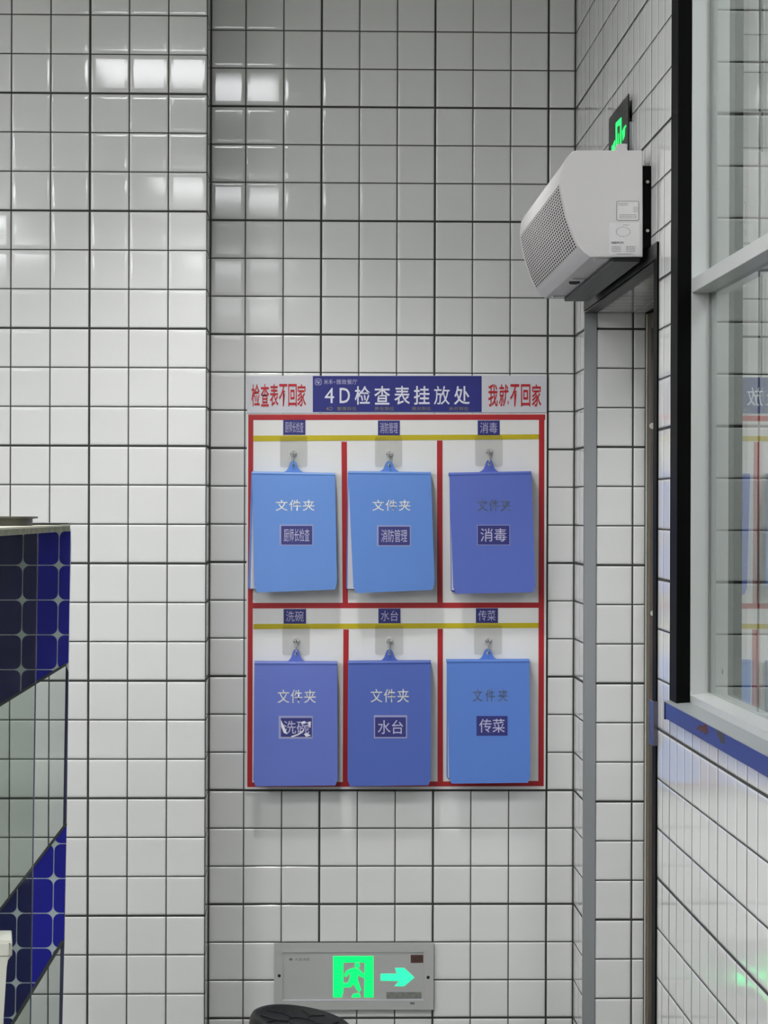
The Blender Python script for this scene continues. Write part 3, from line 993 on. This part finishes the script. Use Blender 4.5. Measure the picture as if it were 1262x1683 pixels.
pr = scaled(1.006)
bm = prism(bmesh.new(), [(x, NY, z) for x, z in pr], (0, 0.004, 0))
bmesh.ops.bevel(bm, geom=[e for e in bm.edges if abs(e.verts[0].co.y - NY) < 1e-5 and abs(e.verts[1].co.y - NY) < 1e-5], offset=0.0015, segments=2, affect='EDGES')
ep = part('end_panel', bm, M['curtain'], ac, True, autos=30)
bm = prism(bmesh.new(), [(x, FY - 0.004, z) for x, z in pr], (0, 0.004, 0))
part('end_panel', bm, M['curtain'], ac)
# grille: slots between thin bars on the curved front, dark behind
path = []
src = [Vector(p) for p in prof[5:11]]
src[0] = Vector(pp(922.0, 300))
for a, b in zip(src, src[1:]):
    for k in range(4):
        path.append(a.lerp(b, k / 4))
path.append(src[-1])
# resample evenly
tot = sum((b - a).length for a, b in zip(path, path[1:]))
NR, NC = 22, 26


def at(s):
    s = max(0.0, min(1.0, s)) * tot
    for a, b in zip(path, path[1:]):
        l = (b - a).length
        if s <= l + 1e-9:
            t = (b - a).normalized()
            return a + t * s, Vector((t.y, -t.x))
        s -= l
    t = (path[-1] - path[-2]).normalized()
    return path[-1], Vector((t.y, -t.x))


def outn(s, o):
    p, n = at(s)
    if n.x > 0: n = -n
    return p + n * o


GY0, GY1 = NY + 0.03, FY - 0.03
bm = bmesh.new()
for k in range(NR):
    a, b = outn(k / NR, 0.0006), outn((k + 1) / NR, 0.0006)
    bm.faces.new([bm.verts.new(v) for v in ((a.x, GY0, a.y), (b.x, GY0, b.y), (b.x, GY1, b.y), (a.x, GY1, a.y))])
gb = part('grille_backing', bm, M['dark'], ac)
bm = bmesh.new()
hb = 0.27 / NR
for k in range(NR + 1):
    s = k / NR
    p0_, p1_ = outn(s - hb / 2, 0.0008), outn(s + hb / 2, 0.0008)
    q0_, q1_ = outn(s - hb / 2, 0.0014), outn(s + hb / 2, 0.0014)
    prism(bm, [(p0_.x, GY0, p0_.y), (q0_.x, GY0, q0_.y), (q1_.x, GY0, q1_.y), (p1_.x, GY0, p1_.y)], (0, GY1 - GY0, 0))
for c in range(NC + 1):
    y = GY0 + (GY1 - GY0) * c / NC
    wv = 0.005
    for k in range(NR):
        a0_, a1_ = outn(k / NR, 0.0006), outn((k + 1) / NR, 0.0006)
        b0_, b1_ = outn(k / NR, 0.0012), outn((k + 1) / NR, 0.0012)
        prism(bm, [(a0_.x, y - wv, a0_.y), (b0_.x, y - wv, b0_.y), (b1_.x, y - wv, b1_.y), (a1_.x, y - wv, a1_.y)], (0, 2 * wv, 0))
part('grille', bm, M['curtain'], ac, kind='stuff')
# air outlet, sensor, foot bits
zb_ = prof[-1][1]
bm = bx(0.622, 0.680, NY + 0.01, FY - 0.01, zb_ - 0.010, zb_ + 0.0, 0.002)
part('air_outlet', bm, M['darksteel'], ac)
bm = bmesh.new()
for yy in (NY + 0.05, (NY + FY) / 2, FY - 0.05):
    box(bm, 0.588, 0.618, yy - 0.02, yy + 0.02, zb_ - 0.004, zb_ + 0.001, 0.0015)
part('outlet_clip', bm, M['curtain'], ac, kind='stuff')
part('junction_box', bx(0.664, 0.686, -1.25, -1.20, prof[0][1] - 0.001, 2.300, 0.002), M['curtain'], ac)
c = CAM + ray(944, 465) * ((zb_ - 0.004 - CAM.z) / ray(944, 465).z)
bm = prism(bmesh.new(), [(c.x + 0.0125 * math.cos(t), c.y + 0.035 * math.sin(t), zb_ - 0.005) for t in [math.pi / 3 * k for k in range(6)]], (0, 0, 0.0055))
part('sensor_window', bm, M['dark'], ac)
bm = bx(prof[0][0] + 0.001, XR, NY + 0.004, FY - 0.02, py(1064, 405, NY).z, py(1064, 272, NY).z, 0.001)
part('wall_bracket', bm, M['black'], ac)  # bracket kept black, the shadow behind the housing put into its colour
for yy in (300, 380):
    p = py(1063, yy, NY + 0.004)
    bm = lathe(bmesh.new(), [(0, 0.012), (0.0035, 0.012), (0.004, 0.008), (0.0028, 0.007), (0.0028, 0)], p, Vector((0, -1, 0)), 12)
    part('bolt', bm, M['chrome'], ac)
E1 = on(NY - 0.0006)
shape('rating_label', [rrect(1013.5, 331, 1049.5, 362, 2)], E1, M['label'], ep)
shape('rating_label_line', [rrect(1013, 330.5, 1050, 362.5, 2.4), rrect(1013.8, 331.3, 1049.2, 361.7, 2)], on(NY - 0.0009), M['greyp'], ep)
shape('wiring_label', [rrect(1001, 366, 1051.5, 418, 1)], E1, M['label'], ep)
bm = bmesh.new()
E2 = on(NY - 0.0010)
random.seed(3)
for (x0_, y0_, x1_, n_, h_) in ((1016, 334, 1032, 2, 0.9), (1018, 352.5, 1046, 3, 0.8), (1005, 405, 1020, 4, 0.9), (1029, 405, 1044, 4, 0.9), (1013, 417, 1040, 1, 0.7), (1041, 340, 1048, 4, 0.7), (1024, 369.5, 1034, 1, 0.8)):
    for k in range(n_):
        x = x0_
        yy = y0_ + k * 2.6
        while x < x1_:
            l = random.uniform(1.5, 4)
            prism(bm, [E2(x, yy), E2(min(x + l, x1_), yy), E2(min(x + l, x1_), yy + h_), E2(x, yy + h_)], (0, 0.0002, 0))
            x += l + 0.9
for k in range(14):
    a0_ = 2 * math.pi * k / 14
    a1_ = 2 * math.pi * (k + 0.7) / 14
    prism(bm, [E2(1024 + r_ * math.cos(t) * 1.5, 381 + r_ * math.sin(t)) for r_, t in ((8, a0_), (8, a1_), (7.4, a1_), (7.4, a0_))], (0, 0.0002, 0))
part('label_print', bm, M['greyp'], ep, kind='stuff')
text('brand_lettering', 'NEDFON', E2, 1004.5, 397, 1024.5, 400.6, M['blackp'], ep, 0.02)

# ------------------------------------------------------------------ glass screen with blue cell film on the left
GYP = -1.892
sc = thing('glass_screen', 'glass screen with navy rounded-square film cut by slanting clear bands at left', 'screen', py(60, 1683, GYP) * 1)
sc.location.z = 0
WM[sc.name] = Matrix.Translation(sc.location)
G = on(GYP)
sxr = py(115.5, 900, GYP).x
sxl = -1.15
ztop = py(60, 873, GYP).z
zlow = 0.0
pr1, pr2 = py(115.5, 873, GYP), py(98.5, 1683, GYP)
xfl = pr2.x + (pr2.x - pr1.x) * pr2.z / (pr1.z - pr2.z)
part('pane', prism(bmesh.new(), [(sxl, GYP, zlow), (xfl, GYP, zlow), (pr1.x, GYP, ztop), (sxl, GYP, ztop)], (0, 0.008, 0)), M['pglass'], sc)
bm = prism(bmesh.new(), [G(112.5, 1092), G(108, 1092), G(103.5, 1360), G(99.5, 1548), G(97, 1683), G(93.5, 1960), G(99, 1960), G(102, 1683), G(105.5, 1548), G(109, 1360)], (0, 0.009, 0))
part('glass_edge', bm, M['bedge'], sc)
# film bands: polygons in photo pixels, carried on past the left edge of the frame
XL = -330
b1 = [(XL, 868), (116.5, 869), (117, 900), (114.5, 1000), (113, 1105), (108, 1092), (0, 1159), (XL, 1364)]
b2 = [(109.5, 1353), (108.5, 1400), (106.5, 1480), (103, 1548), (22, 1683), (-150, 1960), (XL, 1960), (XL, 1990), (XL, 1900), (0, 1497), (60, 1420)]
b2 = [(109.5, 1353), (106.5, 1480), (103, 1548), (22, 1683), (-150, 1960), (XL, 1960), (XL, 1925), (0, 1497), (60, 1418)]


def slab_poly(poly, Y, t):
    return prism(bmesh.new(), [py(x, y, Y) for x, y in poly], (0, t, 0))


def clip(poly, nx, ny, c):
    """keep nx*x+ny*y <= c"""
    out = []
    for i in range(len(poly)):
        a, b = poly[i], poly[(i + 1) % len(poly)]
        da, db = nx * a[0] + ny * a[1] - c, nx * b[0] + ny * b[1] - c
        if da <= 0: out.append(a)
        if (da < 0) != (db < 0) and abs(da - db) > 1e-9:
            t = da / (da - db)
            out.append((a[0] + (b[0] - a[0]) * t, a[1] + (b[1] - a[1]) * t))
    return out


part('film_backing', slab_poly(b1, GYP - 0.0006, 0.0005), M['filmback'], sc)
part('film_backing', slab_poly(b2, GYP - 0.0006, 0.0005), M['filmback'], sc)
# star points of the film pattern: column lines lean a little as in the photo
cy = lambda k: 872.2 + 57.15 * k + 0.0


def cellrect(i, k):
    xr = lambda y: 96.6 - (y - 929) * 0.0168 + 59.1 * i
    y0_, y1_ = 929.0 + 57.2 * k, 929.0 + 57.2 * (k + 1)
    g = 0.75
    r = 10.5
    base = rrect(0 + g, 0 + g, 59.1 - g, 57.2 - g, r, 4)
    return [(xr(y0_ + v) + u, y0_ + v) for u, v in base]


def inside_convex(poly, reg):
    """clip convex cell with the half planes of a band region"""
    for nx, ny, c in reg:
        poly = clip(poly, nx, ny, c)
        if len(poly) < 3:
            return []
    return poly


def hp_line(p, q, keep_above):
    """half plane of the line p-q ; keep the side above (smaller y) or below"""
    (x1, y1), (x2, y2) = p, q
    nx, ny = (y2 - y1), -(x2 - x1)
    c = nx * x1 + ny * y1
    # make ny positive => expression larger when y larger
    if ny < 0: nx, ny, c = -nx, -ny, -c
    return (nx, ny, c) if keep_above else (-nx, -ny, -c)


topl = (0, -1, -(873.5))
right = hp_line
reg1 = [topl, hp_line((0, 1159), (108, 1092), True), (1, 0.0155, 115.8 + 0.0155 * 873)]
reg2 = [hp_line((0, 1497), (109.5, 1353), False), hp_line((22, 1683), (103, 1548), True), (1, 0.024, 109.5 + 0.024 * 1353)]
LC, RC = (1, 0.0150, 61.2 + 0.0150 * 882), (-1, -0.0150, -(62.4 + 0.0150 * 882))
cnt = 0
for i in range(-8, 2):
    for k in range(-2, 19):
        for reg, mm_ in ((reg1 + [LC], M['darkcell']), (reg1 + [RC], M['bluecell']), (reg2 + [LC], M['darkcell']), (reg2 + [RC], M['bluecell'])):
            pl = inside_convex(cellrect(i, k), reg)
            if len(pl) > 2:
                ar = abs(sum(pl[j][0] * pl[(j + 1) % len(pl)][1] - pl[(j + 1) % len(pl)][0] * pl[j][1] for j in range(len(pl)))) / 2
                if ar > 40:
                    # drop repeated points
                    cl = [pl[0]]
                    for p_ in pl[1:]:
                        if (p_[0] - cl[-1][0]) ** 2 + (p_[1] - cl[-1][1]) ** 2 > 0.01: cl.append(p_)
                    if (cl[0][0] - cl[-1][0]) ** 2 + (cl[0][1] - cl[-1][1]) ** 2 < 0.01: cl.pop()
                    part('film_cell', slab_poly(cl, GYP - 0.0012, 0.0007), mm_, sc)
                    cnt += 1


def strip(name, p, q, w, Y, m, parent):
    a, b = Vector(p), Vector(q)
    n = Vector((-(b - a).y, (b - a).x)).normalized() * w / 2
    pts = [a + n, b + n, b - n, a - n]
    return part(name, prism(bmesh.new(), [py(v.x, v.y, Y) for v in pts], (0, 0.0018, 0)), m, parent)


strip('cut_edge', (XL, 1364), (109, 1091.5), 4.2, GYP - 0.0022, M['edge'], sc)
strip('cut_edge', (XL, 1930), (0, 1495.5), 4.2, GYP - 0.0022, M['edge'], sc)
strip('cut_edge', (0, 1495.5), (109, 1353.5), 4.2, GYP - 0.0022, M['edge'], sc)
strip('cut_edge', (-150, 1962), (103, 1547), 5.5, GYP - 0.0022, M['edge'], sc)
# smoked pane in front of it
g2y = -2.69
sp = thing('smoked_pane', 'smoked glass pane in front of the left part of the blue-filmed screen', 'glass pane', (-0.7, g2y, 0))
pa, pb = py(62.5, 882, g2y), py(50.5, 1683, g2y)
zfoot = 0.0
slope = (pa.x - pb.x) / (pa.z - pb.z)
ztop2 = ztop
xt, xb_ = pb.x + slope * (ztop2 - pb.z), pb.x + slope * (zfoot - pb.z)
bm = prism(bmesh.new(), [(-1.15, g2y, zfoot), (xb_, g2y, zfoot), (xt, g2y, ztop2), (-1.15, g2y, ztop2)], (0, 0.006, 0))
part('sheet', bm, M['tint'], sp)
bm = prism(bmesh.new(), [(xb_ - 0.0016, g2y - 0.0004, zfoot), (xb_, g2y - 0.0004, zfoot), (xt, g2y - 0.0004, ztop2), (xt - 0.0016, g2y - 0.0004, ztop2)], (0, 0.0068, 0))
part('polished_edge', bm, M['bedge'], sp)

# slab on top of both panes
zs = 1.5 - (866 - 842) * 0.0  # set below
d5 = py(114, 862.0, GYP + 0.01)
zs = ztop + 0.0127
st0 = thing('stone_slab', 'pale stone slab lying on the glass screen at left, under a tin bowl', 'slab', (-0.8, -2.3, zs - 0.0125))
ar_, br_ = py(116, 866, GYP + 0.012), py(-2, 872, -2.95)
poly = [(-1.25, GYP + 0.012), (ar_.x, GYP + 0.012), (ar_.x + 0.001, GYP - 0.01), (br_.x, -2.95), (br_.x - 0.02, -2.98), (-1.25, -2.98)]
part('top', prism(bmesh.new(), [(x, y, zs) for x, y in poly], (0, 0, -0.003)), M['slab'], st0)
part('edge_course', prism(bmesh.new(), [(x - 0.001, y, zs - 0.003) for x, y in poly], (0, 0, -0.0095)), M['slabedge'], st0)
# tin bowl on the slab: rim to px 62, foot to px 53
by_ = -2.35
rim = py(61.5, 849, by_)
foot = py(52.5, 860, by_)
R1 = 0.17
cx_ = rim.x - R1
rf = foot.x - cx_
bw = thing('tin_bowl', 'dull grey tin bowl with flared rim on the pale slab at the left edge', 'bowl', (cx_, by_, zs))
hgt = rim.z - zs
part('bowl_wall', lathe(bmesh.new(), [(0, 0.0006), (rf, 0.0), (R1 - 0.009, hgt - 0.004), (R1, hgt - 0.003), (R1, hgt), (R1 - 0.006, hgt), (R1 - 0.012, hgt - 0.004), (rf - 0.004, 0.003), (0, 0.003)], (cx_, by_, zs), n=64), M['tin'], bw, True, autos=35)
ty_ = -1.99  # thin dark disc drawing the dark line at the slab's back edge
disc = thing('dark_tray', 'thin dark tray lying flat on the slab behind the tin bowl', 'tray', (-0.55, ty_, zs))
tx_ = py(112, 861, ty_).x
part('tray_plate', lathe(bmesh.new(), [(0, 0.0), (0.085, 0.0), (0.10, 0.0022), (0.10, 0.003), (0.084, 0.0012), (0, 0.0012)], (tx_ - 0.10, ty_, zs + 0.0002), n=48), M['edge'], disc, True, autos=35)

# cream appliance in the bottom left corner
ay = -3.29
q_ = lambda x, y: py(x, y, ay)
ca = thing('cream_appliance', 'cream enamel appliance housing with stepped head in the lower left corner', 'appliance', (-0.6, ay, 0))
oz = [(-330, 1546), (18.5, 1546), (20, 1548), (20, 1569), (6.3, 1588), (5.2, 1683), (3, 1900)]
pts = [q_(x, y) for x, y in oz]
pts[-1].z = 0.065
pts.append(Vector((pts[0].x, ay, 0.065)))
zsplit = q_(20, 1572).z
body = prism(bmesh.new(), pts, (-0.040, 0.35, -0.042))
bmesh.ops.bevel(body, geom=[e for e in body.edges if abs(e.verts[0].co.y - ay) < 1e-5 and abs(e.verts[1].co.y - ay) < 1e-5], offset=0.004, segments=2, affect='EDGES')
part('housing', body, M['cream'], ca, True, autos=30)
part('head_seam', bx(pts[0].x, q_(19, 1570).x, ay - 0.0006, ay + 0.001, zsplit, zsplit + 0.0012), M['greyp'], ca)
part('foot', bx(pts[0].x + 0.02, pts[-2].x - 0.05, ay + 0.02, ay + 0.31, 0, 0.05), M['rubber'], ca)

# black lidded bin in front of the low sign
by2 = -1.05
cc_ = py(497.5, 1677.5, by2)
ax = Vector((0.17, -0.10, 1.0)).normalized()
Rb = 0.1165
bn = thing('waste_bin', 'black round plastic bin with tilted ribbed lid below the lit exit sign', 'bin', (cc_.x, by2, 0))
part('lid', lathe(bmesh.new(), [(Rb - 0.006, -0.05), (Rb, -0.045), (Rb + 0.001, -0.012), (Rb - 0.002, -0.003), (Rb - 0.008, 0.0012), (Rb - 0.016, 0.0), (Rb - 0.022, -0.005), (0.0, -0.005)], cc_, ax, 64), M['rubber'], bn, True, autos=50)
q__ = Vector((0, 0, 1)).rotation_difference(ax)
bm = bmesh.new()


def onlid(r, a, h=-0.004):
    return cc_ + q__ @ Vector((r * math.cos(a), r * math.sin(a), h))


tube(bm, [onlid(0.032, 2 * math.pi * k / 24) for k in range(25)], 0.0016, 6)
for k in range(6):
    a = math.pi / 3 * k + 0.25
    tube(bm, [onlid(0.032, a), onlid(0.062, a)], 0.0015, 6)
    tube(bm, [onlid(0.062, a), onlid(Rb - 0.022, a + 0.28)], 0.0015, 6)
    tube(bm, [onlid(0.062, a), onlid(Rb - 0.022, a - 0.28)], 0.0015, 6)
part('moulded_rib', bm, M['dark'], bn, kind='stuff')
top = cc_.z - 0.045
part('barrel', lathe(bmesh.new(), [(0, 0.0), (0.088, 0.0), (0.092, 0.006), (0.104, top - 0.02), (0.107, top), (0.10, top), (0.0, top - 0.02)], (cc_.x, by2, 0), n=48), M['rubber'], bn, True, autos=50)
